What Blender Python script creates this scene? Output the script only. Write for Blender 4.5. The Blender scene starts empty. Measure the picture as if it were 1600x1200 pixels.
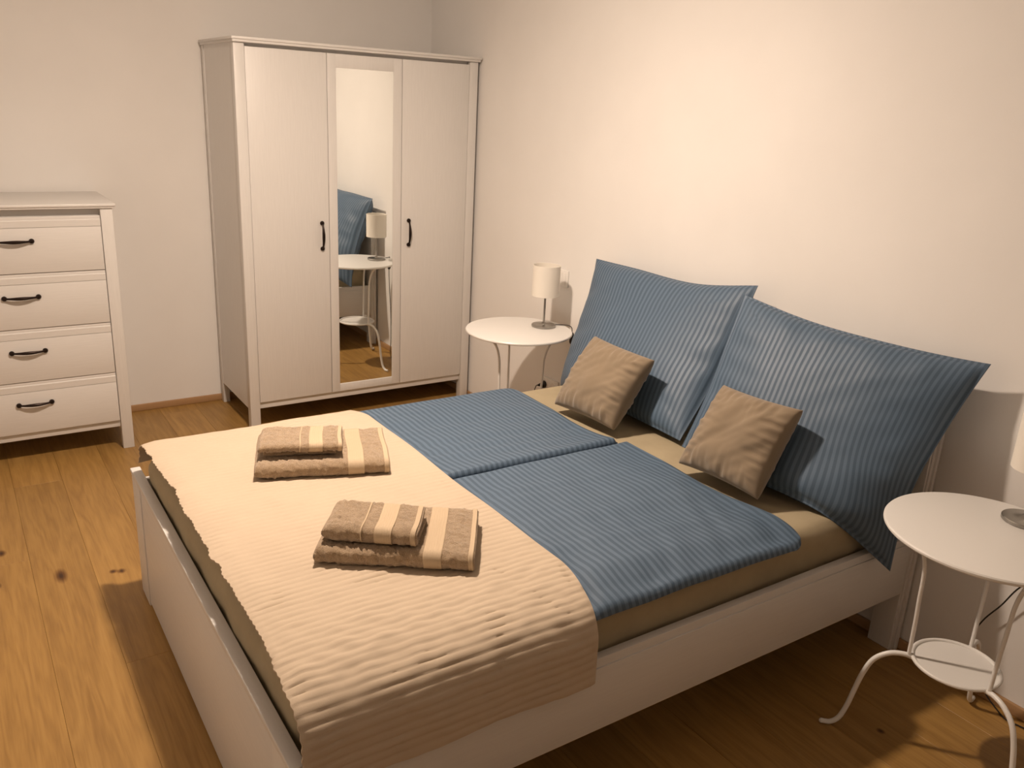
import bpy, bmesh, math, random
import numpy as np
from mathutils import Vector, Matrix, noise
random.seed(7)
S = bpy.context.scene
C = S.collection
PI = math.pi

# ------------------------------------------------------------------ camera
def make_camera():
    yaw, pitch, roll, f = 0.5982, 0.3149, 0.0522, 1317.5
    fw = Vector((math.sin(yaw)*math.cos(pitch), math.cos(yaw)*math.cos(pitch), -math.sin(pitch)))
    ri = Vector((math.cos(yaw), -math.sin(yaw), 0)); up = ri.cross(fw)
    r2 = ri*math.cos(roll) + up*math.sin(roll); u2 = up*math.cos(roll) - ri*math.sin(roll)
    cd = bpy.data.cameras.new('camera'); cd.sensor_width = 36; cd.sensor_fit = 'HORIZONTAL'
    cd.lens = f/1600*36; cd.clip_start = 0.02
    co = bpy.data.objects.new('camera', cd); C.objects.link(co)
    m = Matrix((r2, u2, -fw)).transposed().to_4x4(); m.translation = (-2.4849, -4.6588, 1.6507)
    co.matrix_world = m
    S.camera = co
make_camera()

# ------------------------------------------------------------------ world, light, exposure
w = bpy.data.worlds.new('world'); S.world = w; w.use_nodes = True
w.node_tree.nodes['Background'].inputs[0].default_value = (0.5, 0.45, 0.4, 1)
w.node_tree.nodes['Background'].inputs[1].default_value = 0.02
S.view_settings.view_transform = 'Standard'
S.view_settings.look = 'None'
S.view_settings.gamma = 1
S.view_settings.use_curve_mapping = False
S.view_settings.exposure = 0.0
BULB_COL = (1.0, 0.795, 0.63)
BULB_STRENGTH = 1270.0
BULB_POS = (-1.55, -2.25, 2.45)

# ------------------------------------------------------------------ helpers
def tag(o, label=None, cat=None, group=None, kind=None):
    if label: o['label'] = label
    if cat: o['category'] = cat
    if group: o['group'] = group
    if kind: o['kind'] = kind
    return o

def thing(name, label, cat, loc=(0, 0, 0), rz=0, group=None):
    o = bpy.data.objects.new(name, None); C.objects.link(o)
    o.location = loc; o.rotation_euler = (0, 0, rz); o.empty_display_size = 0.05
    return tag(o, label, cat, group)

def world_off(parent):
    v = Vector((0, 0, 0))
    while parent is not None:
        v += Vector(parent.location); parent = parent.parent
    return v

def mesh_obj(name, verts, faces, mat, parent=None, smooth=False, world=True, uv=None, sharp=None):
    """one mesh object; verts in world coordinates are made local to the parent when world=True"""
    off = world_off(parent) if (world and parent is not None) else Vector((0, 0, 0))
    me = bpy.data.meshes.new(name)
    me.from_pydata([(v[0]-off[0], v[1]-off[1], v[2]-off[2]) for v in verts], [], faces)
    if uv is not None:
        l = me.uv_layers.new(name='UVMap')
        for lp in me.loops: l.data[lp.index].uv = uv[lp.vertex_index]
    me.update()
    if smooth:
        me.polygons.foreach_set('use_smooth', [True]*len(me.polygons))
        if sharp: me.set_sharp_from_angle(angle=sharp)
    me.materials.append(mat)
    o = bpy.data.objects.new(name, me); C.objects.link(o)
    if parent is not None: o.parent = parent
    return o

class MB:
    """collects shapes into one mesh"""
    def __init__(s): s.bm = bmesh.new()
    def box(s, x0, x1, y0, y1, z0, z1, bev=0.0, seg=2):
        b = bmesh.new()
        bmesh.ops.create_cube(b, size=1)
        for v in b.verts:
            v.co = Vector(((x0+x1)/2 + v.co.x*(x1-x0), (y0+y1)/2 + v.co.y*(y1-y0), (z0+z1)/2 + v.co.z*(z1-z0)))
        if bev > 0:
            bmesh.ops.bevel(b, geom=b.edges[:], offset=bev, segments=seg, profile=0.5, affect='EDGES')
        s._merge(b); return s
    def tube(s, pts, r, n=10, caps=True):
        V, F = tube_geo(pts, r, n, caps); return s.geo(V, F)
    def geo(s, V, F):
        b = bmesh.new(); vs = [b.verts.new(v) for v in V]
        for f in F:
            try: b.faces.new([vs[i] for i in f])
            except ValueError: pass
        s._merge(b); return s
    def lathe(s, prof, cx, cy, n=32, axis='z', cz=0):
        V, F = lathe_geo(prof, n)
        if axis == 'z': V = [(cx+a, cy+b, cz+c) for a, b, c in V]
        elif axis == 'y': V = [(cx+a, cy-c, cz+b) for a, b, c in V]     # local z -> -y
        elif axis == 'x': V = [(cx-c, cy+a, cz+b) for a, b, c in V]     # local z -> -x
        return s.geo(V, F)
    def prism(s, poly, x0, x1):
        """poly of (y,z) extruded along x"""
        n = len(poly)
        V = [(x0, y, z) for y, z in poly] + [(x1, y, z) for y, z in poly]
        F = [tuple(range(n)), tuple(range(2*n-1, n-1, -1))] + [(i, i+n, (i+1) % n+n, (i+1) % n) for i in range(n)]
        return s.geo(V, F)
    def _merge(s, b):
        m = bpy.data.meshes.new('tmp'); b.to_mesh(m); b.free(); s.bm.from_mesh(m); bpy.data.meshes.remove(m)
    def build(s, name, mat, parent=None, smooth=True, world=True, sharp=0.6):
        bmesh.ops.recalc_face_normals(s.bm, faces=s.bm.faces[:])
        off = world_off(parent) if (world and parent is not None) else Vector((0, 0, 0))
        bmesh.ops.translate(s.bm, vec=-off, verts=s.bm.verts[:])
        me = bpy.data.meshes.new(name); s.bm.to_mesh(me); s.bm.free()
        if smooth:
            me.polygons.foreach_set('use_smooth', [True]*len(me.polygons)); me.set_sharp_from_angle(angle=sharp)
        me.materials.append(mat)
        o = bpy.data.objects.new(name, me); C.objects.link(o)
        if parent is not None: o.parent = parent
        return o

def tube_geo(pts, r, n=10, caps=True):
    pts = [Vector(p) for p in pts]; m = len(pts)
    rr = r if isinstance(r, (list, tuple)) else [r]*m
    T = []
    for i in range(m):
        t = pts[min(i+1, m-1)] - pts[max(i-1, 0)]; T.append(t.normalized())
    a = Vector((0, 0, 1)) if abs(T[0].z) < 0.9 else Vector((1, 0, 0))
    N = (a - T[0]*a.dot(T[0])).normalized()
    V, F = [], []
    for i in range(m):
        N = (N - T[i]*N.dot(T[i])).normalized(); B = T[i].cross(N)
        for k in range(n):
            th = 2*PI*k/n; V.append(tuple(pts[i] + (N*math.cos(th) + B*math.sin(th))*rr[i]))
    for i in range(m-1):
        for k in range(n):
            F.append((i*n+k, i*n+(k+1) % n, (i+1)*n+(k+1) % n, (i+1)*n+k))
    if caps:
        F.append(tuple(range(n-1, -1, -1))); F.append(tuple((m-1)*n+k for k in range(n)))
    return V, F

def lathe_geo(prof, n):
    V, F = [], []
    m = len(prof)
    for r, z in prof:
        for k in range(n):
            th = 2*PI*k/n; V.append((max(r, 1e-5)*math.cos(th), max(r, 1e-5)*math.sin(th), z))
    for i in range(m-1):
        for k in range(n):
            F.append((i*n+k, i*n+(k+1) % n, (i+1)*n+(k+1) % n, (i+1)*n+k))
    F.append(tuple(range(n-1, -1, -1))); F.append(tuple((m-1)*n+k for k in range(n)))
    return V, F

def cr(P, t):
    """Catmull-Rom through the list P, t in 0..1, ends extrapolated"""
    n = len(P)-1; x = min(max(t, 0), 1)*n; i = min(int(x), n-1); f = x-i
    p1, p2 = P[i], P[i+1]
    p0 = P[i-1] if i > 0 else p1*2-p2
    p3 = P[i+2] if i+2 <= n else p2*2-p1
    return p1 + 0.5*f*((p2-p0) + f*((2*p0-5*p1+4*p2-p3) + f*(3*(p1-p2)+p3-p0)))

def spline(P, n):
    P = [Vector(p) for p in P]
    return [cr(P, i/(n-1)) for i in range(n)]

def resample(pts, step):
    L = [0.0]
    for a, b in zip(pts, pts[1:]): L.append(L[-1]+(b-a).length)
    n = max(2, int(round(L[-1]/step))); out = []; j = 0
    for i in range(n+1):
        d = L[-1]*i/n
        while j < len(L)-2 and L[j+1] < d: j += 1
        f = (d-L[j])/max(L[j+1]-L[j], 1e-9); out.append(pts[j].lerp(pts[j+1], min(max(f, 0), 1)))
    return out, L[-1]

def nz(x, y, z=0.0): return noise.noise(Vector((x, y, z)))
def ss(a, b, x):
    t = min(max((x-a)/(b-a), 0), 1); return t*t*(3-2*t)

# ------------------------------------------------------------------ materials
class NT:
    def __init__(s, name):
        s.m = bpy.data.materials.new(name); s.m.use_nodes = True; s.t = s.m.node_tree
        s.b = s.t.nodes['Principled BSDF']
    def n(s, typ, **kw):
        nd = s.t.nodes.new(typ)
        for k, v in kw.items(): setattr(nd, k, v)
        return nd
    def l(s, a, b): s.t.links.new(a, b)
    def set(s, **kw):
        for k, v in kw.items():
            k = k.replace('_', ' ')
            s.b.inputs[k].default_value = (*v, 1) if isinstance(v, tuple) and len(v) == 3 else v
        return s
    def bump(s, height, strength=0.2, dist=0.002):
        b = s.n('ShaderNodeBump'); b.inputs['Strength'].default_value = strength; b.inputs['Distance'].default_value = dist
        s.l(height, b.inputs['Height']); s.l(b.outputs[0], s.b.inputs['Normal']); return b
    def coords(s, kind='Object', scale=(1, 1, 1)):
        tc = s.n('ShaderNodeTexCoord'); mp = s.n('ShaderNodeMapping'); mp.inputs['Scale'].default_value = scale
        s.l(tc.outputs[kind], mp.inputs[0]); return mp.outputs[0]
    def noise(s, vec, scale, detail=4, rough=0.6):
        nd = s.n('ShaderNodeTexNoise'); nd.inputs['Scale'].default_value = scale
        nd.inputs['Detail'].default_value = detail; nd.inputs['Roughness'].default_value = rough
        s.l(vec, nd.inputs['Vector']); return nd.outputs[0]
    def ramp(s, fac, stops):
        r = s.n('ShaderNodeValToRGB'); e = r.color_ramp.elements
        while len(e) < len(stops): e.new(0.5)
        for el, (p, c) in zip(e, stops): el.position = p; el.color = (*c, 1)
        s.l(fac, r.inputs[0]); return r.outputs[0]
    def math(s, op, a, b=None):
        nd = s.n('ShaderNodeMath', operation=op)
        for i, v in enumerate((a, b)):
            if v is None: continue
            if isinstance(v, (int, float)): nd.inputs[i].default_value = v
            else: s.l(v, nd.inputs[i])
        return nd.outputs[0]

def m_wall():
    t = NT('wall_paint').set(Roughness=0.92, Specular_IOR_Level=0.2)
    v = t.coords('Object')
    c = t.ramp(t.noise(v, 2.5, 3), [(0.3, (0.80, 0.785, 0.765)), (0.7, (0.83, 0.815, 0.795))]); t.l(c, t.b.inputs['Base Color'])
    t.bump(t.noise(v, 260, 3), 0.12, 0.001); return t.m
def m_lacquer(name='white_lacquer', col=(0.70, 0.685, 0.665), grain=(60, 60, 3), rough=0.42):
    t = NT(name).set(Roughness=rough)
    g = t.noise(t.coords('Object', grain), 3.0, 5)
    c = t.ramp(g, [(0.3, tuple(x*0.955 for x in col)), (0.65, col)]); t.l(c, t.b.inputs['Base Color'])
    t.bump(g, 0.10, 0.001); return t.m
def m_plain(name, col, rough=0.5, metal=0.0, spec=0.5):
    t = NT(name).set(Base_Color=col, Roughness=rough, Metallic=metal, Specular_IOR_Level=spec); return t.m
def m_oak():
    t = NT('oak_plank').set(Roughness=0.42, Specular_IOR_Level=0.4)
    oi = t.n('ShaderNodeObjectInfo'); tc = t.n('ShaderNodeTexCoord')
    sh = t.n('ShaderNodeVectorMath', operation='MULTIPLY_ADD')            # shift the figure per plank
    cm = t.n('ShaderNodeCombineXYZ')
    for i in range(3): t.l(oi.outputs['Random'], cm.inputs[i])
    t.l(cm.outputs[0], sh.inputs[0]); sh.inputs[1].default_value = (7, 31, 0); t.l(tc.outputs['Object'], sh.inputs[2])
    def mp(sc):
        m = t.n('ShaderNodeMapping'); m.inputs['Scale'].default_value = sc; t.l(sh.outputs[0], m.inputs[0]); return m.outputs[0]
    broad = t.noise(mp((9, 0.9, 1)), 1.0, 4, 0.55)
    rings = t.math('FRACT', t.math('MULTIPLY', broad, 9.0))
    rings = t.math('ABSOLUTE', t.math('SUBTRACT', rings, 0.5))
    fine = t.noise(mp((160, 3.0, 1)), 1.0, 3, 0.6)
    mid = t.noise(mp((30, 1.6, 1)), 1.0, 4, 0.6)
    mixv = t.math('ADD', t.math('MULTIPLY', rings, 0.30), t.math('ADD', t.math('MULTIPLY', fine, 0.32), t.math('MULTIPLY', mid, 0.50)))
    base = t.ramp(mixv, [(0.32, (0.270, 0.146, 0.041)), (0.54, (0.362, 0.206, 0.060)), (0.78, (0.435, 0.260, 0.084))])
    vo = t.n('ShaderNodeTexVoronoi'); vo.inputs['Scale'].default_value = 1.0; t.l(mp((4.6, 1.7, 0.0)), vo.inputs['Vector'])
    knot = t.ramp(vo.outputs['Distance'], [(0.02, (0.08, 0.04, 0.02)), (0.055, (0.34, 0.22, 0.13)), (0.12, (1, 1, 1))])
    sep = t.n('ShaderNodeSeparateColor'); t.l(vo.outputs['Color'], sep.inputs[0])
    gate = t.math('GREATER_THAN', sep.outputs[0], 0.955)
    mk = t.n('ShaderNodeMix', data_type='RGBA', blend_type='MULTIPLY')
    t.l(gate, mk.inputs[0]); t.l(base, mk.inputs[6]); t.l(knot, mk.inputs[7])
    geo = t.n('ShaderNodeNewGeometry'); col = mk.outputs[2]
    for kx, ky, rx, ry in ((-2.308, -1.627, 0.016, 0.040), (-2.146, -1.680, 0.010, 0.012), (-2.120, -1.690, 0.011, 0.014), (-2.473, -1.359, 0.012, 0.020), (-0.427, -3.617, 0.008, 0.010), (-2.50, -1.60, 0.010, 0.016)):
        sb = t.n('ShaderNodeVectorMath', operation='SUBTRACT'); t.l(geo.outputs['Position'], sb.inputs[0]); sb.inputs[1].default_value = (kx, ky, 0)
        ml = t.n('ShaderNodeVectorMath', operation='MULTIPLY'); t.l(sb.outputs[0], ml.inputs[0]); ml.inputs[1].default_value = (1/rx, 1/ry, 0)
        ln = t.n('ShaderNodeVectorMath', operation='LENGTH'); t.l(ml.outputs[0], ln.inputs[0])
        d = t.math('ADD', ln.outputs['Value'], t.math('MULTIPLY', fine, 0.5))
        rp = t.ramp(t.math('MULTIPLY', d, 0.4), [(0.20, (0.13, 0.075, 0.045)), (0.42, (0.42, 0.33, 0.26)), (0.72, (1, 1, 1))])
        mm = t.n('ShaderNodeMix', data_type='RGBA', blend_type='MULTIPLY'); mm.inputs[0].default_value = 1.0
        t.l(col, mm.inputs[6]); t.l(rp, mm.inputs[7]); col = mm.outputs[2]
    hs = t.n('ShaderNodeHueSaturation')
    t.l(col, hs.inputs['Color'])
    t.l(t.math('ADD', t.math('MULTIPLY', oi.outputs['Random'], 0.16), 0.92), hs.inputs['Value'])
    t.l(hs.outputs[0], t.b.inputs['Base Color'])
    t.bump(mixv, 0.12, 0.001); return t.m
def m_stripe():
    t = NT('blue_satin_stripe').set(Sheen_Weight=0.04, Sheen_Roughness=0.4)
    uvn = t.n('ShaderNodeUVMap', uv_map='UVMap'); sx = t.n('ShaderNodeSeparateXYZ'); t.l(uvn.outputs[0], sx.inputs[0])
    s = t.math('SINE', t.math('MULTIPLY', sx.outputs[0], 2*PI/0.0212))
    f = t.n('ShaderNodeMapRange', interpolation_type='SMOOTHSTEP'); t.l(s, f.inputs[0])
    f.inputs[1].default_value = -0.35; f.inputs[2].default_value = 0.35
    c = t.ramp(f.outputs[0], [(0.0, (0.056, 0.096, 0.150)), (1.0, (0.096, 0.150, 0.222))])
    t.l(c, t.b.inputs['Base Color'])
    t.l(t.math('SUBTRACT', 0.66, t.math('MULTIPLY', f.outputs[0], 0.18)), t.b.inputs['Roughness'])
    b = t.math('ADD', t.noise(t.coords('Object'), 900, 2), t.math('MULTIPLY', t.noise(t.coords('Object'), 14, 4), 2.0))
    t.bump(b, 0.12, 0.004); return t.m
def m_cloth(name, col, scale=700, strength=0.2, sheen=0.0, rough=0.9, var=0.06, crease=0.0):
    t = NT(name).set(Roughness=rough, Sheen_Weight=sheen, Specular_IOR_Level=0.15)
    v = t.coords('Object')
    c = t.ramp(t.noise(v, 9, 4), [(0.3, tuple(x*(1-var) for x in col)), (0.7, tuple(min(1, x*(1+var)) for x in col))])
    t.l(c, t.b.inputs['Base Color'])
    h = t.noise(v, scale, 2)
    if crease: h = t.math('ADD', h, t.math('MULTIPLY', t.noise(v, 16, 4), crease))
    t.bump(h, strength, 0.003); return t.m
def m_terry():
    t = NT('terry_pile').set(Roughness=1.0, Sheen_Weight=0.5, Sheen_Roughness=0.6, Specular_IOR_Level=0.05)
    v = t.coords('Object'); n1 = t.noise(v, 420, 3, 0.7); n2 = t.noise(v, 60, 3)
    c = t.ramp(t.math('ADD', t.math('MULTIPLY', n1, 0.7), t.math('MULTIPLY', n2, 0.3)),
               [(0.32, (0.27, 0.170, 0.085)), (0.5, (0.47, 0.325, 0.185)), (0.68, (0.64, 0.475, 0.300))])
    t.l(c, t.b.inputs['Base Color']); t.bump(n1, 0.9, 0.006); return t.m
def m_brushed():
    t = NT('brushed_nickel').set(Base_Color=(0.36, 0.345, 0.32), Metallic=1.0, Roughness=0.28)
    t.b.inputs['Anisotropic'].default_value = 0.6; return t.m
def m_mirror():
    return m_plain('mirror_glass', (0.90, 0.92, 0.90), 0.015, 1.0)
def m_bulb():
    t = NT('lit_bulb'); e = t.n('ShaderNodeEmission'); e.inputs[0].default_value = (*BULB_COL, 1); e.inputs[1].default_value = BULB_STRENGTH
    t.l(e.outputs[0], t.t.nodes['Material Output'].inputs[0]); return t.m
def m_shade():
    t = NT('lamp_shade_fabric').set(Base_Color=(0.80, 0.76, 0.69), Roughness=0.85, Specular_IOR_Level=0.1)
    t.bump(t.noise(t.coords('Object', (1, 1, 1)), 900, 2), 0.15, 0.001); return t.m

M = dict(wall=m_wall(), white=m_lacquer(), whitex=m_lacquer('white_lacquer_lengthwise', grain=(3, 60, 60)), whitey=m_lacquer('white_lacquer_crosswise', grain=(60, 3, 60)),
         ceil=m_plain('ceiling_paint', (0.82, 0.81, 0.79), 0.95), oak=m_oak(),
         base=m_lacquer('oak_baseboard', (0.42, 0.25, 0.12), (4, 4, 50), 0.5),
         dark=m_plain('dark_gap', (0.05, 0.03, 0.02), 0.9), bronze=m_plain('dark_bronze', (0.022, 0.013, 0.010), 0.4, 0.7),
         mirror=m_mirror(), stripe=m_stripe(),
         sheet=m_cloth('beige_sheet', (0.385, 0.322, 0.215), 800, 0.15, crease=3.0),
         quilt=m_cloth('cream_quilt', (0.53, 0.435, 0.330), 600, 0.15, var=0.025, crease=2.0),
         cushion=m_cloth('taupe_velvet', (0.245, 0.190, 0.130), 900, 0.15, 0.35, var=0.05),
         terry=m_terry(), band=m_cloth('woven_band', (0.53, 0.415, 0.285), 900, 0.2, rough=0.6, var=0.03),
         steel=m_plain('white_powder_coat', (0.80, 0.79, 0.765), 0.35), nickel=m_brushed(), shade=m_shade(),
         black=m_plain('black_plastic', (0.012, 0.010, 0.009), 0.4), plastic=m_plain('white_plastic', (0.80, 0.785, 0.755), 0.35),
         bulb=m_bulb())

# ------------------------------------------------------------------ room shell
XL, YF, ZC = -3.25, -6.0, 2.50
def struct(o): o['kind'] = 'structure'; return o
struct(MB().box(XL-0.1, 0.1, YF-0.1, 0.1, -0.06, -0.014).build('floor', M['dark'], None, False))
floor = bpy.data.objects['floor']
struct(MB().box(XL-0.1, 0.1, YF-0.1, 0.1, ZC, ZC+0.1).build('ceiling', M['ceil'], None, False))
struct(MB().box(XL-0.1, 0.1, 0, 0.1, -0.014, ZC).build('wall_back', M['wall'], None, False))
struct(MB().box(0, 0.1, YF, 0, -0.014, ZC).build('wall_right', M['wall'], None, False))
struct(MB().box(XL-0.1, XL, YF, 0, -0.014, ZC).build('wall_left', M['wall'], None, False))
struct(MB().box(XL-0.1, 0.1, YF-0.1, YF, -0.014, ZC).build('wall_front', M['wall'], None, False))
def skirting(name, x0, x1, y0, y1): struct(MB().box(x0, x1, y0, y1, 0, 0.036, 0.004, 2).build(name, M['base']))
skirting('baseboard_back', XL, 0, -0.014, 0)
skirting('baseboard_right', -0.014, 0, YF, -0.014)
skirting('baseboard_left', XL, XL+0.014, YF, -0.014)
skirting('baseboard_front', XL+0.014, -0.014, YF, YF+0.014)

# oak floor: each board its own piece
def plank(x0, x1, y0, y1):
    g, b, d = 0.0002, 0.0007, 0.014
    cx, cy = (x0+x1)/2, (y0+y1)/2; hx, hy = (x1-x0)/2-g, (y1-y0)/2-g
    V = [(sx*hx, sy*hy, -d) for sx, sy in ((-1, -1), (1, -1), (1, 1), (-1, 1))]
    V += [(sx*hx, sy*hy, -b) for sx, sy in ((-1, -1), (1, -1), (1, 1), (-1, 1))]
    V += [(sx*(hx-b), sy*(hy-b), 0) for sx, sy in ((-1, -1), (1, -1), (1, 1), (-1, 1))]
    F = [(8, 9, 10, 11)]
    for k in (0, 4):
        for i in range(4): F.append((k+i, k+(i+1) % 4, k+4+(i+1) % 4, k+4+i))
    o = mesh_obj('plank', V, F, M['oak'], floor, world=False); o.location = (cx, cy, 0)
    return o
PW = 0.1859
k = -2
while True:
    xa = -0.345-k*PW; xb = xa+PW
    if xb < XL: break
    xa2, xb2 = max(xa, XL), min(xb, 0)
    if xb2-xa2 > 0.01:
        y = YF - random.uniform(0.2, 1.9)
        while y < 0:
            ye = y+2.05
            a, b2 = max(y, YF), min(ye, 0)
            if b2-a > 0.02: plank(xa2, xb2, a, b2)
            y = ye
    k += 1

# ------------------------------------------------------------------ ceiling lamp (the room's light)
cl = thing('ceiling_lamp', 'flat round white ceiling lamp glowing above the bed', 'ceiling lamp', (BULB_POS[0], BULB_POS[1], ZC))
hz = BULB_POS[2]
MB().lathe([(0.0, hz+0.004), (0.071, hz+0.004), (0.0712, hz+0.001), (0.078, hz+0.001), (0.088, hz+0.006), (0.092, hz+0.016), (0.092, ZC), (0.0, ZC)], BULB_POS[0], BULB_POS[1], 64).build('housing', M['plastic'], cl)
MB().lathe([(0.0, hz-0.020), (0.018, hz-0.0187), (0.036, hz-0.0148), (0.054, hz-0.0083), (0.0705, hz), (0.0705, hz+0.003), (0.0, hz+0.003)], BULB_POS[0], BULB_POS[1], 48).build('diffuser', M['bulb'], cl)

# ------------------------------------------------------------------ furniture handle
def handle(parent, a, b, out=0.019):
    """bowed bar between two rosettes; a, b on the face, out towards -y"""
    a, b = Vector(a), Vector(b); mb = MB()
    pts, rr = [], []
    for i in range(17):
        t = i/16; q = a.lerp(b, t); d = out*min(1, math.sin(PI*t)**0.55*1.0) if 0 < t < 1 else 0
        pts.append(q + Vector((0, -0.006-d, 0))); rr.append(0.0042+0.0034*math.sin(PI*t)**2)
    mb.tube(pts, rr, 10)
    for q in (a, b):
        mb.lathe([(0.0, 0), (0.0095, 0), (0.0112, 0.004), (0.0105, 0.009), (0.007, 0.0135), (0, 0.0155)], q.x, q.y, 16, 'y', q.z)
    return mb.build('handle', M['bronze'], parent)

# ------------------------------------------------------------------ wardrobe
def wardrobe():
    xl, xr, yb, yf, H = -1.318, -0.010, -0.0217, -0.5917, 1.90
    W = thing('wardrobe', 'tall white three-door wardrobe with a mirror in its middle door', 'wardrobe', ((xl+xr)/2, (yf+yb)/2, 0))
    a, b = xl+0.011, xr-0.011                      # body sides
    pf = yf+0.02                                   # post front
    cm = MB().box(xl, xr, yf, yb, H-0.013, H, 0.003)
    cm.box(xl+0.005, xr-0.005, yf+0.006, yb, H-0.024, H-0.012, 0.002); cm.build('crown', M['whitex'], W)
    for x0, x1 in ((a, a+0.05), (b-0.05, b)): MB().box(x0, x1, pf, pf+0.045, 0, H-0.024, 0.0025).build('post', M['white'], W)
    for x0, x1 in ((a, a+0.035), (b-0.035, b)):
        MB().box(x0, x1, yb-0.04, yb, 0, H-0.024, 0.0025).build('post', M['white'], W)
    for x0, x1 in ((a+0.003, a+0.021), (b-0.021, b-0.003)): MB().box(x0, x1, pf+0.045, yb-0.0415, 0.115, H-0.024).build('side_panel', M['white'], W)
    MB().box(a+0.02, b-0.02, yb-0.012, yb-0.004, 0.115, H-0.03).build('back_panel', M['white'], W)
    MB().box(a+0.05, b-0.05, pf+0.030, pf+0.045, H-0.060, H-0.024).build('top_rail', M['whitex'], W)
    MB().box(a+0.05, b-0.05, pf+0.016, pf+0.034, 0.115, 0.158, 0.002).build('bottom_rail', M['whitex'], W)
    MB().box(a+0.021, b-0.021, pf+0.034, yb-0.012, 0.13, 0.148).build('bottom_shelf', M['white'], W)
    z0, z1, df = 0.152, 1.861, pf+0.003
    D = MB().box(a+0.0515, -0.8665, df, df+0.018, z0, z1, 0.0015).build('door', M['white'], W)
    handle(D, (-0.905, df, 1.058), (-0.905, df, 0.930))
    D = MB().box(-0.4625, b-0.0515, df, df+0.018, z0, z1, 0.0015).build('door', M['white'], W)
    handle(D, (-0.4215, df, 1.058), (-0.4215, df, 0.930))
    x0, x1, mx0, mx1, mz0, mz1 = -0.8635, -0.4655, -0.819, -0.511, 0.194, 1.798
    f = MB().box(x0, mx0, df, df+0.018, z0, z1, 0.0015).box(mx1, x1, df, df+0.018, z0, z1, 0.0015)
    f.box(mx0-0.0005, mx1+0.0005, df, df+0.018, z0, mz0, 0.0015).box(mx0-0.0005, mx1+0.0005, df, df+0.018, mz1, z1, 0.0015)
    D = f.build('door', M['white'], W); D['label'] = 'middle door framing a tall mirror'
    MB().box(mx0-0.004, mx1+0.004, df+0.005, df+0.010, mz0-0.004, mz1+0.004).build('mirror', M['mirror'], D, False)
wardrobe()

# ------------------------------------------------------------------ chest of drawers
def chest():
    a, b, yf, yb, H = -2.649, -1.859, -0.518, -0.022, 1.166
    K = thing('chest_of_drawers', 'white chest of four drawers with dark bow handles against the wall', 'chest of drawers', ((a+b)/2, (yf+yb)/2, 0))
    t = MB().box(a-0.013, b+0.013, yf-0.015, yb, H-0.013, H, 0.004)
    t.box(a-0.008, b+0.008, yf-0.009, yb, H-0.021, H-0.012, 0.002); t.build('top', M['whitex'], K)
    for x0, x1 in ((a, a+0.05), (b-0.05, b)):
        MB().box(x0, x1, yf, yf+0.045, 0, H-0.021, 0.0025).build('post', M['white'], K)
        MB().box(x0, x1, yb-0.04, yb, 0, H-0.021, 0.0025).build('post', M['white'], K)
    for x0, x1 in ((a+0.003, a+0.02), (b-0.02, b-0.003)): MB().box(x0, x1, yf+0.045, yb-0.0405, 0.11, H-0.021).build('side_panel', M['white'], K)
    MB().box(a+0.02, b-0.02, yb-0.012, yb-0.004, 0.11, H-0.03).build('back_panel', M['white'], K)
    MB().box(a+0.05, b-0.05, yf+0.034, yf+0.045, H-0.08, H-0.021).build('top_rail', M['whitex'], K)
    MB().box(a+0.05, b-0.05, yf+0.018, yf+0.036, 0.11, 0.152, 0.002).build('bottom_rail', M['whitex'], K)
    zs = [(0.873, 1.112), (0.629, 0.870), (0.387, 0.626), (0.146, 0.384)]
    df = yf+0.003
    for z0, z1 in zs:
        x0, x1 = a+0.0525, b-0.0525
        d = MB().box(x0, x1, df, df+0.018, z0, z1-0.046, 0.0012).box(x0, x1, df+0.0035, df+0.018, z1-0.048, z1-0.040)
        d.box(x0+0.02, x1-0.02, df+0.02, yb-0.05, z0+0.03, z1-0.06)
        D = d.build('drawer', M['whitex'], K)
        MB().prism([(df, z1-0.0435), (df, z1-0.017), (df+0.004, z1-0.013), (df+0.004, z1-0.004), (df+0.007, z1), (df+0.018, z1), (df+0.018, z1-0.0435)], x0, x1).build('moulding', M['whitex'], D, False)
        zc = z1-0.101
        handle(D, (-2.318, df, zc), (-2.188, df, zc))
chest()

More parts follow.
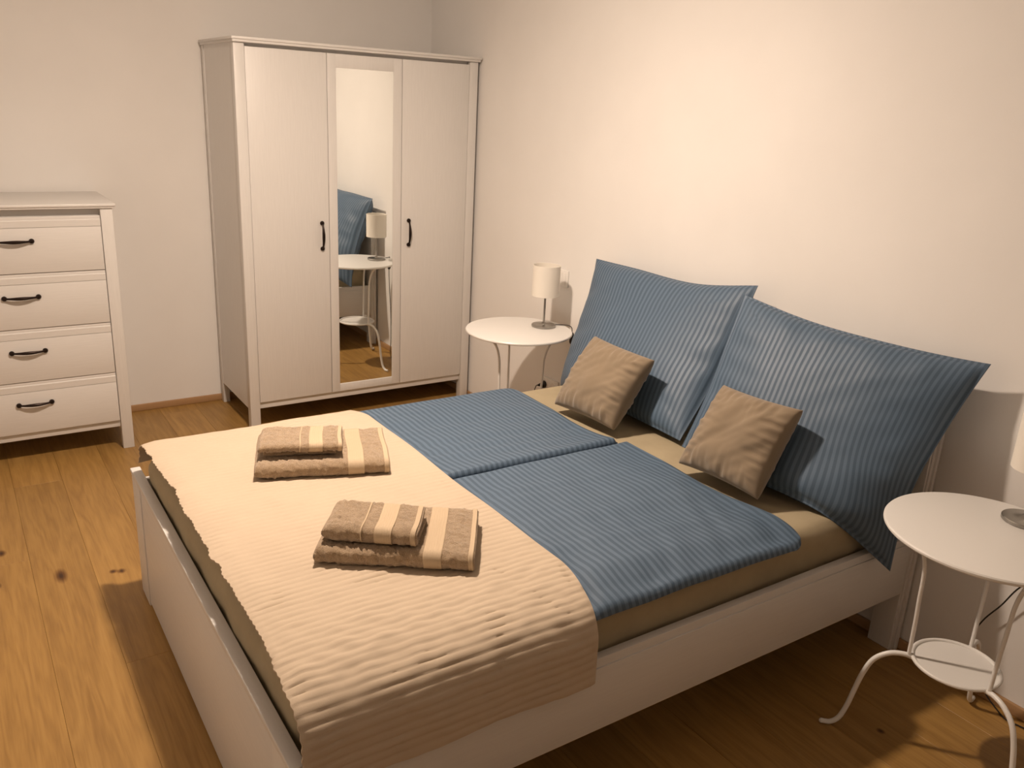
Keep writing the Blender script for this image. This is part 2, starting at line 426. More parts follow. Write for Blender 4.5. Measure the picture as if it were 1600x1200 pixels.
# ------------------------------------------------------------------ bed frame
def bed():
    x0, y0, y1 = -2.079, -1.851, -3.399
    B = thing('bed_frame', 'white double bed frame with panelled footboard and tall headboard on the wall', 'bed', (-1.05, -2.625, 0))
    F = MB()                                           # footboard
    F.box(x0+0.004, x0+0.022, y1+0.118, y0-0.118, 0.010, 0.444, 0.001).build('footboard_panel', M['whitey'], B)
    for a, b in ((y0-0.12, y0), (y1, y1+0.12)): MB().box(x0, x0+0.026, a, b, 0, 0.444, 0.003).build('footboard_stile', M['white'], B)
    c = MB().box(x0-0.003, x0+0.0285, y1-0.003, y0+0.003, 0.447, 0.459, 0.003).box(x0-0.0005, x0+0.027, y1, y0, 0.434, 0.448, 0.002)
    c.build('footboard_cap', M['whitey'], B)
    for a, b in ((y0-0.035, y0-0.012), (y1+0.010, y1+0.033)):
        r = MB().box(x0+0.0275, -0.0515, a, b, 0.217, 0.425, 0.002)
        s = -1 if a < -2.6 else 1
        r.box(x0+0.0275, -0.0515, min(b, b+s*0.004) if s > 0 else a-0.004, max(b, b+s*0.004) if s > 0 else a+0.001, 0.217, 0.400, 0.0015)
        r.build('side_rail', M['whitex'], B)
    for sgn, yo in ((1, y1), (-1, y0)):                # headboard posts: main stile with a stepped outer strip
        yi = yo+sgn*0.088
        p = MB().box(-0.050, -0.028, min(yo, yi)+(0.008 if sgn > 0 else 0), max(yo, yi)-(0 if sgn > 0 else 0.008), 0, 0.905, 0.003)
        p.box(-0.030, -0.0155, min(yo-sgn*0.004, yi), max(yo-sgn*0.004, yi), 0, 0.905, 0.003)
        p.box(-0.044, -0.030, min(yo+sgn*0.003, yi), max(yo+sgn*0.003, yi), 0, 0.905, 0.002)
        p.build('headboard_post', M['white'], B)
    MB().box(-0.040, -0.018, y1+0.088, y0-0.088, 0.30, 0.905, 0.002).build('headboard_panel', M['whitey'], B)
    MB().box(-0.056, -0.0145, y1-0.006, y0+0.006, 0.906, 0.928, 0.004).build('headboard_cap', M['whitey'], B)
    MB().box(x0+0.06, -0.06, -2.645, -2.605, 0.20, 0.245).build('center_beam', M['white'], B)
    for i in range(14):
        xs = -1.95+i*0.138
        MB().box(xs, xs+0.06, y1+0.036, y0-0.038, 0.246, 0.262, 0.002).build('slat', M['whitey'], B)
bed()

# ------------------------------------------------------------------ mattress with fitted sheet
def closed_slab(name, mat, X, Y, top, bot, label, cat, group=None, uvf=None, parent=None):
    """grid top surface and bottom surface joined round the rim"""
    nx, ny = len(X), len(Y); V, UV, F = [], [], []
    for i in range(nx):
        for j in range(ny):
            p = top(i, j); V.append(p); UV.append(uvf(p, i, j) if uvf else (0, 0))
    o = nx*ny
    for i in range(nx):
        for j in range(ny):
            p = bot(i, j); V.append(p); UV.append(uvf(p, i, j) if uvf else (0, 0))
    for i in range(nx-1):
        for j in range(ny-1):
            a, b, c, d = i*ny+j, (i+1)*ny+j, (i+1)*ny+j+1, i*ny+j+1
            F.append((a, b, c, d)); F.append((o+a, o+d, o+c, o+b))
    for i in range(nx-1):
        for j in (0, ny-1):
            a, b = i*ny+j, (i+1)*ny+j
            F.append((a, o+a, o+b, b) if j == 0 else (a, b, o+b, o+a))
    for j in range(ny-1):
        for i in (0, nx-1):
            a, b = i*ny+j, i*ny+j+1
            F.append((a, b, o+b, o+a) if i == 0 else (a, o+a, o+b, b))
    ob = mesh_obj(name, V, F, mat, parent, True, True, UV if uvf else None, 0.9)
    if label: tag(ob, label, cat, group)
    return ob

def mattress():
    # rounded box by closed rings: superellipse-edged loft
    x0, x1, y0, y1, z0, z1 = -2.043, -0.058, -3.352, -1.912, 0.262, 0.543
    prof = []
    R = 0.055
    prof.append((0.06, z0))
    for i in range(7):
        t = PI/2*i/6; prof.append((R*0.5*(1-math.sin(t)), z0+R*0.5*(1-math.cos(t))))
    for z in np.linspace(z0+0.04, z1-R-0.01, 8): prof.append((0.0, float(z)))
    for i in range(9):
        t = PI/2*i/8; prof.append((R*(1-math.cos(t)), z1-R+R*math.sin(t)))
    per = []
    rc = 0.07
    def corner(cx, cy, a0):
        for i in range(8): 
            t = a0+PI/2*i/7; per.append((cx+rc*math.cos(t), cy+rc*math.sin(t), math.cos(t), math.sin(t)))
    def edge(ax, ay, bx, by, nx, ny, n):
        for i in range(1, n): per.append((ax+(bx-ax)*i/n, ay+(by-ay)*i/n, nx, ny))
    corner(x1-rc, y1-rc, 0); edge(x1-rc, y1, x0+rc, y1, 0, 1, 70)
    corner(x0+rc, y1-rc, PI/2); edge(x0, y1-rc, x0, y0+rc, -1, 0, 50)
    corner(x0+rc, y0+rc, PI); edge(x0+rc, y0, x1-rc, y0, 0, -1, 70)
    corner(x1-rc, y0+rc, 1.5*PI); edge(x1, y0+rc, x1, y1-rc, 1, 0, 50)
    n = len(per); V, F = [], []
    for ins, z in prof:
        for x, y, nx, ny in per:
            wv = 0.006*nz(x*7, y*7, z*9)+0.003*nz(x*19, y*19, z*14) if 0.28 < z < 0.535 else 0.0
            if x > -0.75 and y < -3.0: wv += 0.007*nz(x*16+z*14, z*5, 3)
            V.append((x-nx*(ins-wv), y-ny*(ins-wv), z))
    m = len(prof)
    for i in range(m-1):
        for k in range(n): F.append((i*n+k, i*n+(k+1) % n, (i+1)*n+(k+1) % n, (i+1)*n+k))
    # top sheet: concentric fill towards the centre line with wrinkles near the head end
    last = (m-1)*n; cx, cy = (x0+x1)/2, (y0+y1)/2; rings = 34
    for r in range(1, rings+1):
        s = 1-r/rings
        for k in range(n):
            bx, by, bz = V[last+k]; x, y = cx+(bx-cx)*s, cy+(by-cy)*s
            fade = min(1, (1-s)*8)
            z = z1+fade*(0.004*nz(x*5, y*5, 1)+(0.0042*nz(x*24+y*9, y*6-x*5, 2) if x > -0.85 else 0))
            V.append((x, y, z))
    for r in range(rings):
        o = last+r*n
        for k in range(n): F.append((o+k, o+(k+1) % n, o+n+(k+1) % n, o+n+k))
    F.append(tuple(range(n-1, -1, -1)))
    tag(mesh_obj('mattress', V, F, M['sheet'], None, True), 'thick mattress in a beige fitted sheet inside the bed frame', 'mattress')
mattress()

# ------------------------------------------------------------------ duvets
def duvet(y_near, y_far, xh, label, seed, near_droop, seam_high):
    th = 0.028; X = np.linspace(-1.90, xh, 128); Y = np.linspace(y_near, y_far, 84)
    def edge_in(i, j):
        dx = min(X[i]-X[0], X[-1]-X[i]); dy = min(Y[j]-Y[0], Y[-1]-Y[j]); return min(dx, dy)
    def xy(i, j):
        x, y = X[i], Y[j]
        rc = 0.07                                     # rounded head-end corners
        for near in (True, False):
            a = (x-(xh-rc))/rc; b = ((y_near+rc)-y)/rc if near else (y-(y_far-rc))/rc
            if a > 0 and b > 0 and near == near_droop:
                x = xh-rc+rc*a*math.sqrt(1-b*b/2)
                y = y_near+rc-rc*b*math.sqrt(1-a*a/2) if near else y_far-rc+rc*b*math.sqrt(1-a*a/2)
        fx = ss(-1.2, xh, x)
        v = (y-y_near)/(y_far-y_near)
        x2 = x + fx*(0.018*nz(y*4, seed, 0)+0.010*math.sin(v*7+seed))
        fy = 1 if abs(v-0.5) > 0.3 else 0
        y2 = y + 0.008*nz(x*5, seed+3, 0)*ss(0.25, 0.5, abs(v-0.5))
        if near_droop: y2 += 0.13*ss(-1.375, -1.45, x)*ss(0.6, 0.0, v)
        else: y2 -= 0.05*ss(-1.34, -1.42, x)*ss(0.4, 1.0, v)
        if near_droop and v < 0.5: x2 += fx*0.030*ss(0.35, 0.0, v)*ss(-0.9, xh, x)
        return x2, y2, v
    def top(i, j):
        x, y, v = xy(i, j); d = edge_in(i, j)
        e = math.sqrt(max(0, 1-(1-min(d/0.016, 1))**2))
        z = 0.546 + th*(0.42+0.58*e) - 0.006*ss(-1.28, -1.36, x)
        z += ss(0, 0.05, d)*(0.0075*nz(x*4.5, y*4.5, seed)+0.0045*nz(x*11, y*7, seed+5)+0.003*nz(x*3+y*24, y*3, seed+8))
        if near_droop: z += ss(0, 0.05, d)*ss(-2.85, -3.2, y)*(0.008*nz(x*13-y*5, y*4, seed+2)+0.004*nz(x*24-y*9, y*6, seed+4))
        z += seam_high*math.exp(-((y-(y_near if seam_high > 0 else y_far))/0.05)**2)
        if near_droop:
            z -= 0.028*ss(-3.25, -3.40, y)
            z -= 0.010*ss(xh-0.10, xh, x)*ss(-3.15, -3.36, y)
        return (x, y, z)
    def bot(i, j):
        x, y, v = xy(i, j); d = edge_in(i, j); t = top(i, j)
        e = math.sqrt(max(0, 1-(1-min(d/0.016, 1))**2))
        return (x, y, max(t[2]-th*(0.16+0.84*e), 0.5445 if not near_droop else (0.5445-0.020*ss(-3.28, -3.40, y))))
    return closed_slab('duvet', M['stripe'], X, Y, top, bot, label, 'duvet', 'blue striped duvets', lambda p, i, j: (p[0]+0.009*nz(p[0]*4, p[1]*4, 9)+0.004*nz(p[0]*11, p[1]*9, 4), p[1]))
duvet(-2.612, -1.945, -0.640, 'blue striped duvet lying flat on the wardrobe side of the bed', 2.3, False, 0.010)
duvet(-3.378, -2.618, -0.602, 'blue striped duvet lying flat on the bed side away from the wardrobe', 7.7, True, 0.0)

# ------------------------------------------------------------------ quilted bedspread
def quilt():
    P = [(-1.896, 0.495), (-1.900, 0.52), (-1.913, 0.551), (-1.945, 0.570), (-2.00, 0.581), (-2.2, 0.582), (-2.45, 0.582), (-2.7, 0.582), (-2.95, 0.582), (-3.12, 0.581),
         (-3.24, 0.580), (-3.31, 0.574), (-3.370, 0.555), (-3.403, 0.510), (-3.409, 0.455), (-3.410, 0.42), (-3.411, 0.388)]
    pts = spline([Vector((0, y, z)) for y, z in P], 400); pts, L = resample(pts, 0.0035)
    n = len(pts); pitch = 0.0208; m = 88
    V, UV, F = [], [], []
    def surf(i, k, side):
        p = pts[i]; t = (pts[min(i+1, n-1)]-pts[max(i-1, 0)]).normalized(); nm = Vector((0, -t.z, t.y))
        if nm.z < 0 and abs(t.y) > abs(t.z): nm = -nm
        if p.y < -3.3 and nm.y > 0: nm = -nm
        if p.y > -1.96 and nm.y < 0 and abs(nm.y) > 0.3: nm = -nm
        s = L*i/(n-1); f = k/(m-1)
        xa = -2.050-0.012*ss(-2.15, -1.95, p.y)-0.012*ss(-3.1, -3.35, p.y)+0.0012*math.sin(s*2*PI/pitch/1.0)+0.010*nz(s*5, 1, 0)+0.008*nz(s*19, 5, 0)
        xb = -1.312+0.010*nz(s*3, 2, 0)-0.030*ss(-2.05, -1.93, p.y)-0.045*ss(-3.18, -3.42, p.y)
        x = xa+(xb-xa)*f
        hang = ss(-3.3, -3.40, p.y)
        wob = 0.008*nz(x*6, s*1.2, 8)                    # stitch lines wander a little
        ph = (s+wob*0.5)/pitch; q = abs(math.sin(PI*ph))**0.30
        e = min(f, 1-f)*(xb-xa)
        em = ss(0, 0.010, e)
        h = 0.0036*(1+0.5*ss(-2.8, -3.2, p.y))*q*em*(0.8+0.5*nz(x*14, s*14, 3))
        h += em*(0.0022*nz(x*26, s*34, 4)*(0.35+1.3*ss(-3.0, -3.3, p.y)*(1-0.7*hang))+0.003*nz((x+s)*17, (x-s)*9, 2)*ss(-3.05, -3.3, p.y)*(1-0.6*hang))
        h += 0.004*nz(x*4, s*4, 6)*ss(0, 0.08, e)
        big = hang*0.010*nz(x*5, s*3, 12)
        v = Vector((x, p.y, p.z))+nm*(h+max(big, -0.002)+(0.0045 if side == 0 else 0))
        if side: v = Vector((x, p.y, p.z))+nm*(max(big, -0.002)+0.0008)
        if i > n-8: v.z += (i-(n-8))/8*0.010*nz(x*4, 3, 3)
        # a soft dip of the loose foot edge
        v.z -= 0.006*ss(0.05, 0.0, (x-xa))*(1-hang)*(0.7+0.6*nz(s*9, 4, 4))
        return v
    for side in (0, 1):
        for i in range(n):
            for k in range(m): V.append(tuple(surf(i, k, side)))
    o = n*m
    for i in range(n-1):
        for k in range(m-1):
            a, b, c, d = i*m+k, (i+1)*m+k, (i+1)*m+k+1, i*m+k+1
            F.append((a, b, c, d)); F.append((o+a, o+d, o+c, o+b))
    for i in range(n-1):
        for k in (0, m-1):
            a, b = i*m+k, (i+1)*m+k
            F.append((a, o+a, o+b, b) if k == 0 else (a, b, o+b, o+a))
    for k in range(m-1):
        for i in (0, n-1):
            a, b = i*m+k, i*m+k+1
            F.append((a, b, o+b, o+a) if i == 0 else (a, o+a, o+b, b))
    tag(mesh_obj('bedspread', V, F, M['quilt'], None, True, sharp=1.0), 'cream quilted bedspread folded across the foot end of the bed', 'bedspread')
quilt()

# ------------------------------------------------------------------ pillows and cushions
def pillow(name, grid, T, mat, label, cat, group, nrm_hint, k=0.05, n=64, width=0.9, height=0.7, seed=1.0, exp=0.42, wr=1.0, flange=0.0, back=1.0, pf=9):
    """grid: 4x4 control points of the mid surface (rows top to bottom)"""
    G = [[Vector(p) for p in row] for row in grid]
    def mid(u, v):
        rows = [cr(r, u) for r in G]; return cr(rows, v)
    V, UV, F = [], [], []
    pts = {}
    for i in range(n+1):
        for j in range(n+1):
            a, b = 2*i/n-1, 2*j/n-1
            a = math.copysign(1-(1-abs(a))**1.25, a); b = math.copysign(1-(1-abs(b))**1.25, b)
            u = a*(1-k*(1-b*b)); v = b*(1-k*(1-a*a))
            pts[i, j] = (a, b, mid((u+1)/2, (v+1)/2))
    for side in (1, -1):
        for i in range(n+1):
            for j in range(n+1):
                a, b, p = pts[i, j]
                du = pts[min(i+1, n), j][2]-pts[max(i-1, 0), j][2]; dv = pts[i, min(j+1, n)][2]-pts[i, max(j-1, 0)][2]
                nm = du.cross(dv).normalized()
                if nm.dot(nrm_hint) < 0: nm = -nm
                ea, eb = 1-abs(a), 1-abs(b); e = min(ea, eb)
                fa = max(0, 1-(abs(a)/(1-flange))**2.2); fb = max(0, 1-(abs(b)/(1-flange))**2.2)
                t = T*(fa*fb)**exp
                # puckers running in from the seams, and long soft folds
                pk = math.exp(-e*7)*e*9
                if ea < eb: ws = nz(b*pf+seed, a*1.2, seed)
                else: ws = nz(a*pf+seed, b*1.2, seed+4)
                t += wr*T*0.22*pk*ws*min(1, (fa*fb)*6)
                t += wr*T*0.11*nz(a*1.7+seed, b*1.7, side+seed)*min(1, (fa*fb)*2.5)
                dg = nz((a+b)*4.5+seed, (a-b)*1.1, seed+7)
                t += wr*T*0.05*dg*min(1, (fa*fb)*3)
                q = p+nm*side*max(t*(1.0 if side > 0 else back), 0.0012)
                if back > 1 and side < 0: q.x = min(q.x, -0.062 if q.z < 0.94 else -0.015-0.047*ss(1.0, 0.94, q.z))
                V.append(tuple(q))
                UV.append((a*width/2, b*height/2))
    N = n+1; o = N*N
    for i in range(n):
        for j in range(n):
            q = (i*N+j, (i+1)*N+j, (i+1)*N+j+1, i*N+j+1); F.append(q); F.append(tuple(o+x for x in reversed(q)))
    rim = [(i, 0) for i in range(n)]+[(n, j) for j in range(n)]+[(i, n) for i in range(n, 0, -1)]+[(0, j) for j in range(n, 0, -1)]
    for (a1, b1), (a2, b2) in zip(rim, rim[1:]+rim[:1]):
        q1, q2 = a1*N+b1, a2*N+b2; F.append((q1, o+q1, o+q2, q2))
    ob = mesh_obj(name, V, F, mat, None, True, True, UV)
    bm = bmesh.new(); bm.from_mesh(ob.data); bmesh.ops.recalc_face_normals(bm, faces=bm.faces[:]); bm.to_mesh(ob.data); bm.free()
    ob.data.polygons.foreach_set('use_smooth', [True]*len(ob.data.polygons))
    return tag(ob, label, cat, group)

hint = Vector((-1, 0, 0.5))
P1 = [[(-0.085, -1.755, 1.036), (-0.095, -2.030, 1.050), (-0.095, -2.370, 1.052), (-0.085, -2.668, 1.093)],
      [(-0.140, -1.777, 0.855), (-0.175, -2.080, 0.880), (-0.175, -2.380, 0.890), (-0.160, -2.680, 0.920)],
      [(-0.200, -1.772, 0.648), (-0.290, -2.120, 0.715), (-0.290, -2.400, 0.725), (-0.270, -2.690, 0.740)],
      [(-0.240, -1.755, 0.445), (-0.410, -2.090, 0.562), (-0.430, -2.420, 0.566), (-0.420, -2.700, 0.566)]]
pillow('pillow', P1, 0.082, M['stripe'], 'large blue striped pillow leaning beside the small round table near the wardrobe', 'pillow', 'blue striped pillows', hint, 0.035, 72, 0.9, 0.7, 1.4, wr=0.75, flange=0.02, back=2.0, pf=5)
P2 = [[(-0.200, -2.710, 1.078), (-0.165, -2.983, 1.050), (-0.125, -3.259, 1.040), (-0.080, -3.518, 1.035)],
      [(-0.290, -2.720, 0.926), (-0.250, -2.990, 0.890), (-0.205, -3.250, 0.870), (-0.140, -3.480, 0.820)],
      [(-0.375, -2.735, 0.745), (-0.350, -3.010, 0.720), (-0.300, -3.260, 0.690), (-0.210, -3.455, 0.620)],
      [(-0.460, -2.750, 0.570), (-0.480, -3.030, 0.568), (-0.430, -3.300, 0.545), (-0.232, -3.440, 0.375)]]
pillow('pillow', P2, 0.085, M['stripe'], 'large blue striped pillow with one corner drooping over the side of the bed', 'pillow', 'blue striped pillows', hint, 0.045, 72, 0.9, 0.7, 5.2, wr=0.85, flange=0.03, back=1.8, pf=5)

def bil(a, b, c, d, bow):
    a, b, c, d = map(Vector, (a, b, c, d)); G = []
    nm = (b-a).cross(d-a).normalized()
    if nm.dot(hint) < 0: nm = -nm
    for v in (0, 1/3, 2/3, 1):
        G.append([tuple(a.lerp(b, u).lerp(d.lerp(c, u), v)+nm*bow*math.sin(PI*v)) for u in (0, 1/3, 2/3, 1)])
    return G
pillow('cushion', bil((-0.430, -2.205, 0.826), (-0.430, -2.540, 0.820), (-0.590, -2.535, 0.578), (-0.615, -2.215, 0.578), 0.0), 0.070, M['cushion'],
       'taupe velvet cushion resting on the pillow near the wardrobe', 'cushion', 'taupe cushions', hint, 0.045, 56, 0.33, 0.33, 3.1, 0.36, 1.5)
pillow('cushion', bil((-0.430, -2.875, 0.828), (-0.425, -3.182, 0.840), (-0.575, -3.185, 0.582), (-0.590, -2.868, 0.580), 0.0), 0.068, M['cushion'],
       'taupe velvet cushion resting on the pillow with the drooping corner', 'cushion', 'taupe cushions', hint, 0.055, 56, 0.33, 0.33, 8.8, 0.36, 1.5)

# ------------------------------------------------------------------ folded towels
def arc_path(v0, v1, zt, zb, n=10):
    """U lying on its side: top layer, fold at the near side, bottom layer"""
    r = (zt-zb)/2; zc = (zt+zb)/2; P = [(v1, zt), (v0+r, zt)]
    for i in range(1, n): 
        t = PI*i/n; P.append((v0+r-r*math.sin(t), zc+r*math.cos(t)))
    P += [(v0+r, zb), (v1, zb)]
    return [Vector((0, a, b)) for a, b in P]

def ribbon(path, h, ulen, step, pile, seed, u0=0.0, flat=(), sag=None):
    pts, L = resample(path, step); n = len(pts); m = max(2, int(ulen/step))
    V, F = [], []
    for k in range(m+1):
        u = u0+ulen*k/m
        fl = 1.0
        for a, b in flat:
            fl *= 1-(ss(a-0.003, a+0.001, u)*(1-ss(b-0.001, b+0.003, u)))
        eu = min(k, m-k)/m*ulen; er = ss(-0.004, 0.010, eu)
        for sd in (1, -1):
            for i in range(n):
                p = pts[i]; t = (pts[min(i+1, n-1)]-pts[max(i-1, 0)]).normalized(); nm = Vector((0, t.z, -t.y))*sd
                d = h*(0.80+0.20*er)
                if sd == -1 or True:
                    d += fl*(pile*(random.random()-0.5)*1.6+0.0034*nz(u*22+seed, p.y*22, p.z*22)+0.0026*nz(u*75, p.y*75, p.z*75+seed)+0.0018*nz(u*160, p.y*160, p.z*160+seed))
                q = Vector((u+0.004*nz(p.y*12, p.z*30, seed), p.y, p.z))+nm*d
                zc = sag or 0.02                  # soft rounded fold at the near end, slight slump at the other
                q.z = zc+(q.z-zc)*(0.45+0.55*math.sqrt(1-(1-min(max(u, 0)/0.024, 1))**2))*(0.93+0.07*ss(0.0, 0.02, u0+ulen-u))
                V.append(tuple(q))
    for k in range(m):
        A = k*2*n; B = (k+1)*2*n
        for s in (0, 1):
            for i in range(n-1):
                q = (A+s*n+i, A+s*n+i+1, B+s*n+i+1, B+s*n+i); F.append(q)
        F.append((A, A+n, B+n, B)); F.append((A+n-1, A+2*n-1, B+2*n-1, B+n-1))
    for K in (0, m):
        A = K*2*n
        for i in range(n-1): F.append((A+i, A+i+1, A+n+i+1, A+n+i))
    return V, F

def towel(label, loc, ang, U, Vd, H, flats, group, seed, nested=True, cat='towel'):
    o = thing('folded_towel', label, cat, loc, ang, group)
    h = H/8*0.93; q = H/8
    mb = MB()
    if nested:
        V, F = ribbon(arc_path(q, Vd, H-q, q), h, U, 0.0042, 0.0026, seed, 0, flats, H*0.42); mb.geo(V, F)
        V, F = ribbon(arc_path(0.022, Vd-0.006, H-3*q, 3*q), h, U-0.004, 0.008, 0.0015, seed+3, 0.0, (), H*0.42); mb.geo(V, F)
    else:                                             # two folds on top of each other, the lower one set back
        V, F = ribbon(arc_path(q, Vd, H-q, H-3.6*q), h*1.25, U, 0.0042, 0.0026, seed, 0, flats, H*0.6); mb.geo(V, F)
        V, F = ribbon(arc_path(q+0.016, Vd-0.006, 3.0*q*0.80, q*0.62), h*0.62, U-0.030, 0.006, 0.0014, seed+3, 0.012, (), H*0.25); mb.geo(V, F)
    mb.build('pile_body', M['terry'], o, True, False, 3.0)
    for a, b in flats:                                # smooth woven bands
        hh = h if nested else h*1.25
        P = arc_path(q, Vd-0.003, H-q, q) if nested else arc_path(q, Vd-0.003, H-q, H-3.6*q)
        pts, L = resample(P, 0.006); n = len(pts); V, F = [], []; ns = max(2, int((b-a)/0.002))
        for k in range(ns+1):
            u = a+(b-a)*k/ns
            for i in range(n):
                p = pts[i]; t = (pts[min(i+1, n-1)]-pts[max(i-1, 0)]).normalized(); nm = Vector((0, t.z, -t.y))
                if i < n*0.4 and nm.z < 0: nm = -nm
                elif i >= n*0.4 and nm.y > 0 and abs(nm.y) > 0.2: nm = -nm
                elif i > n*0.6 and nm.z > 0: nm = -nm
                rib = 0.0004*math.sin(u*2*PI/0.006)
                V.append(tuple(Vector((u+0.004*nz(p.y*12, p.z*30, seed), p.y, p.z))+nm*(hh+0.0012+rib)))
        for k in range(ns):
            for i in range(n-1): F.append((k*n+i, k*n+i+1, (k+1)*n+i+1, (k+1)*n+i))
        b_ = mesh_obj('woven_band', V, F, M['band'], o, True, False)
        sm = b_.modifiers.new('thickness', 'SOLIDIFY'); sm.thickness = 0.0012; sm.offset = 0
    return o
ZQ = 0.5895
towel('large beige bath towel under a hand towel, on the bedspread half towards the wardrobe', (-1.838, -2.415, ZQ), math.radians(-19.5), 0.392, 0.272, 0.047,
      [(0.268, 0.316), (0.375, 0.389)], 'folded bath towels', 1.1)
towel('small beige hand towel on the bath towel stack towards the wardrobe', (-1.812, -2.372, ZQ+0.0485), math.radians(-22), 0.243, 0.150, 0.042,
      [(0.118, 0.122), (0.146, 0.186), (0.230, 0.241)], 'folded hand towels', 2.2, False)
towel('large beige bath towel under a hand towel, on the bedspread half away from the wardrobe', (-1.860, -2.938, ZQ), math.radians(-34), 0.385, 0.25, 0.047,
      [(0.262, 0.306), (0.370, 0.382)], 'folded bath towels', 3.3)
towel('small beige hand towel on the bath towel stack away from the wardrobe', (-1.832, -2.920, ZQ+0.0485), math.radians(-37), 0.232, 0.146, 0.043,
      [(0.094, 0.098), (0.128, 0.170), (0.216, 0.228)], 'folded hand towels', 4.4)

# ------------------------------------------------------------------ round side tables
def side_table(label, loc, a0):
    T = thing('side_table', label, 'table', loc, 0, 'round white side tables')
    H = 0.674
    top = [(0.0, H), (0.242, H), (0.2475, H-0.001), (0.25, H-0.0045), (0.25, H-0.009), (0.2475, H-0.0125), (0.243, H-0.013), (0.0, H-0.011)]
    MB().lathe(list(reversed(top)), 0, 0, 96).build('tabletop', M['steel'], T, True, False)
    zs = 0.276
    sh = MB().lathe([(0.0, zs-0.004), (0.108, zs-0.004), (0.108, zs), (0.0, zs)], 0, 0, 64)
    ring = [(0.109+0.0055*math.cos(2*PI*i/10), zs+0.001+0.0055*math.sin(2*PI*i/10)) for i in range(11)]
    V, F = lathe_geo(ring, 64); F = F[:-2]; sh.geo(V, F)
    sh.build('lower_shelf', M['steel'], T, True, False)
    for k in range(3):
        a = a0+k*2*PI/3; ca, sa = math.cos(a), math.sin(a)
        def pt(r, z): return (r*ca, r*sa, z)
        up = spline([pt(0.208, H-0.018), pt(0.188, H-0.023), pt(0.160, H-0.046), pt(0.139, H-0.085), pt(0.127, H-0.14), pt(0.124, 0.45), pt(0.121, 0.38), pt(0.119, zs+0.004)], 40)
        MB().tube(up, 0.0056, 12).build('leg', M['steel'], T, True, False)
        low = spline([pt(0.108, zs-0.003), pt(0.135, zs+0.001), pt(0.170, zs-0.006), pt(0.204, zs-0.034), pt(0.224, zs-0.085), pt(0.237, 0.13), pt(0.248, 0.075), pt(0.262, 0.032), pt(0.282, 0.011), pt(0.306, 0.0075)], 48)
        mb = MB().tube(low, 0.0072, 12)
        mb.lathe([(0.0075*math.sin(PI*i/8), -0.0075*math.cos(PI*i/8)) for i in range(9)], low[-1].x, low[-1].y, 12, cz=0.0076)
        mb.build('foot', M['steel'], T, True, False)
    return T
side_table('round white metal side table between the wardrobe and the bed', (-0.312, -1.505, 0), math.radians(75))
side_table('round white metal side table beside the pillow with the drooping corner', (-0.349, -3.736, 0), math.radians(131))

# ------------------------------------------------------------------ table lamps
def table_lamp(label, x, y, z, cord, switch_at, plug=None):
    L = thing('table_lamp', label, 'lamp', (x, y, z), 0, 'small table lamps')
    base = [(0.0, 0.0), (0.056, 0.0), (0.0575, 0.0015), (0.0575, 0.009), (0.0555, 0.011), (0.035, 0.0135), (0.012, 0.017), (0.006, 0.022), (0.0, 0.022)]
    MB().lathe(base, x, y, 64, cz=z).build('base', M['nickel'], L)
    MB().tube([(x, y, z+0.018), (x, y, z+0.19)], 0.0052, 16).build('stem', M['nickel'], L)
    z0, z1, R = 0.150, 0.293, 0.0645
    sh = MB()
    V, F = lathe_geo([(R, z0), (R, z1), (R-0.0012, z1+0.001), (R-0.0024, z1), (R-0.0024, z0), (R-0.0012, z0-0.001), (R, z0)], 64)
    sh.geo([(x+a, y+b, z+c) for a, b, c in V], F[:-2])
    SH = sh.build('shade', M['shade'], L)
    rf = MB()
    for k in range(3):
        a = k*2*PI/3; rf.tube([(x+0.005*math.cos(a), y+0.005*math.sin(a), z+0.19), (x+(R-0.003)*math.cos(a), y+(R-0.003)*math.sin(a), z+0.19)], 0.0012, 6)
    rf.build('shade_ring', M['nickel'], SH)
    bm_ = MB().lathe([(0.0, 0.185), (0.012, 0.185), (0.012, 0.215), (0.02, 0.235), (0.021, 0.25), (0.012, 0.268), (0.0, 0.272)], x, y, 20, cz=z)
    bm_.build('bulb', M['plastic'], L)
    pts = spline(cord, 120)
    MB().tube(pts, 0.0023, 8).build('cord', M['black'], L)
    a, b = map(Vector, switch_at); d = b-a
    MB().tube([a, a+d*0.06, a+d*0.2, a+d*0.5, a+d*0.8, a+d*0.94, b], [0.003, 0.007, 0.0105, 0.0115, 0.0105, 0.007, 0.003], 14).build('cord_switch', M['black'], L)
    if plug:
        px, py, pz = plug; mb = MB()
        mb.lathe([(0.0, 0.0), (0.0185, 0.0), (0.0195, 0.006), (0.0185, 0.013), (0.011, 0.02), (0.006, 0.036), (0.003, 0.044), (0.0, 0.044)], px, py, 24, 'x', pz)
        mb.build('plug', M['black'], L)
    return L
ZT = 0.6742
table_lamp('cream drum table lamp standing on the table between wardrobe and bed', -0.172, -1.505, ZT,
           [(-0.116, -1.516, ZT+0.006), (-0.095, -1.522, ZT+0.005), (-0.073, -1.533, ZT+0.004), (-0.056, -1.552, ZT+0.0035), (-0.048, -1.566, ZT-0.006), (-0.0475, -1.570, 0.642), (-0.050, -1.572, 0.590),
            (-0.052, -1.560, 0.47), (-0.060, -1.520, 0.30), (-0.075, -1.485, 0.13), (-0.085, -1.47, 0.03), (-0.080, -1.43, 0.006), (-0.07, -1.37, 0.03), (-0.075, -1.335, 0.14), (-0.075, -1.322, 0.25), (-0.062, -1.322, 0.302), (-0.052, -1.323, 0.3075)],
           ((-0.047, -1.571, 0.648), (-0.050, -1.572, 0.590)), (-0.009, -1.3235, 0.3075))
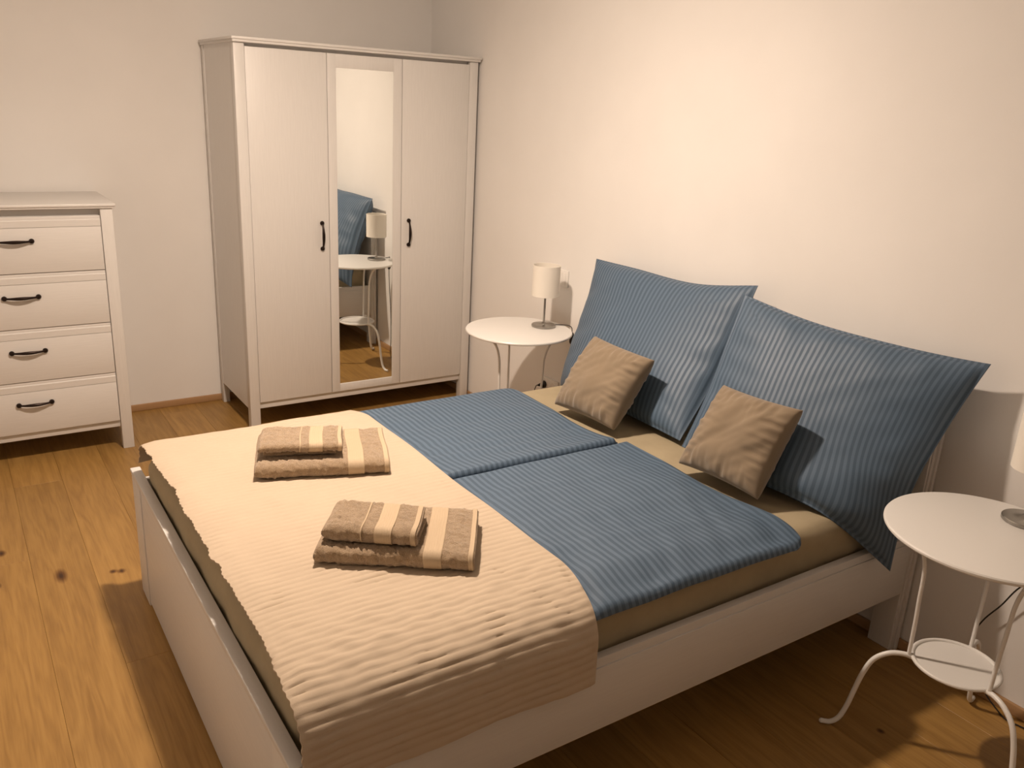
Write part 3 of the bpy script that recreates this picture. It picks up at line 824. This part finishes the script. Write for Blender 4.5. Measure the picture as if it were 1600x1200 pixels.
table_lamp('cream drum table lamp standing on the table beside the pillow with the drooping corner', -0.189, -3.748, ZT,
           [(-0.127, -3.757, ZT+0.006), (-0.100, -3.772, ZT+0.005), (-0.086, -3.790, ZT+0.003), (-0.078, -3.802, ZT-0.010), (-0.074, -3.806, 0.60), (-0.062, -3.780, 0.50), (-0.04, -3.718, 0.41), (-0.032, -3.682, 0.331), (-0.03, -3.642, 0.253),
            (-0.03, -3.624, 0.174), (-0.03, -3.66, 0.09), (-0.032, -3.70, 0.035), (-0.036, -3.745, 0.006), (-0.055, -3.785, 0.004), (-0.045, -3.83, 0.004), (-0.03, -3.95, 0.004), (-0.03, -4.05, 0.02), (-0.055, -4.08, 0.15), (-0.06, -4.08, 0.27), (-0.053, -4.08, 0.3075)],
           ((-0.0755, -3.805, 0.635), (-0.074, -3.806, 0.580)), (-0.009, -4.08, 0.3075))

# ------------------------------------------------------------------ wall switch and sockets
def switch(label, y, z):
    W = thing('light_switch', label, 'light switch', (0, y, z))
    MB().box(-0.0095, -0.0002, y-0.0405, y+0.0405, z-0.0405, z+0.0405, 0.0025).build('frame', M['plastic'], W)
    for s in (-1, 1): MB().box(-0.0135, -0.009, y+s*0.014-0.0133, y+s*0.014+0.0133, z-0.0275, z+0.0275, 0.0015).build('rocker', M['plastic'], W)
switch('square white double light switch on the wall behind the table lamp', -1.4155, 0.879)
def sockets(label, y, z):
    W = thing('wall_socket', label, 'socket', (0, y, z), 0, None)
    MB().box(-0.009, -0.0002, y-0.076, y+0.076, z-0.0405, z+0.0405, 0.0025).build('frame', M['plastic'], W)
    for s in (-1, 1):
        mb = MB(); V, F = lathe_geo([(0.026, 0.009), (0.026, 0.0105), (0.0205, 0.0105), (0.0198, 0.0015), (0.0, 0.0014)], 32)
        mb.geo([(-c, y+s*0.036+a, z+b) for a, b, c in V], F[:-2]+[F[-1]])
        mb.build('outlet', M['plastic'], W)
sockets('white double wall socket low down behind the table near the wardrobe', -1.3595, 0.3075)
sockets('white double wall socket low down behind the table away from the wardrobe', -4.116, 0.3075)
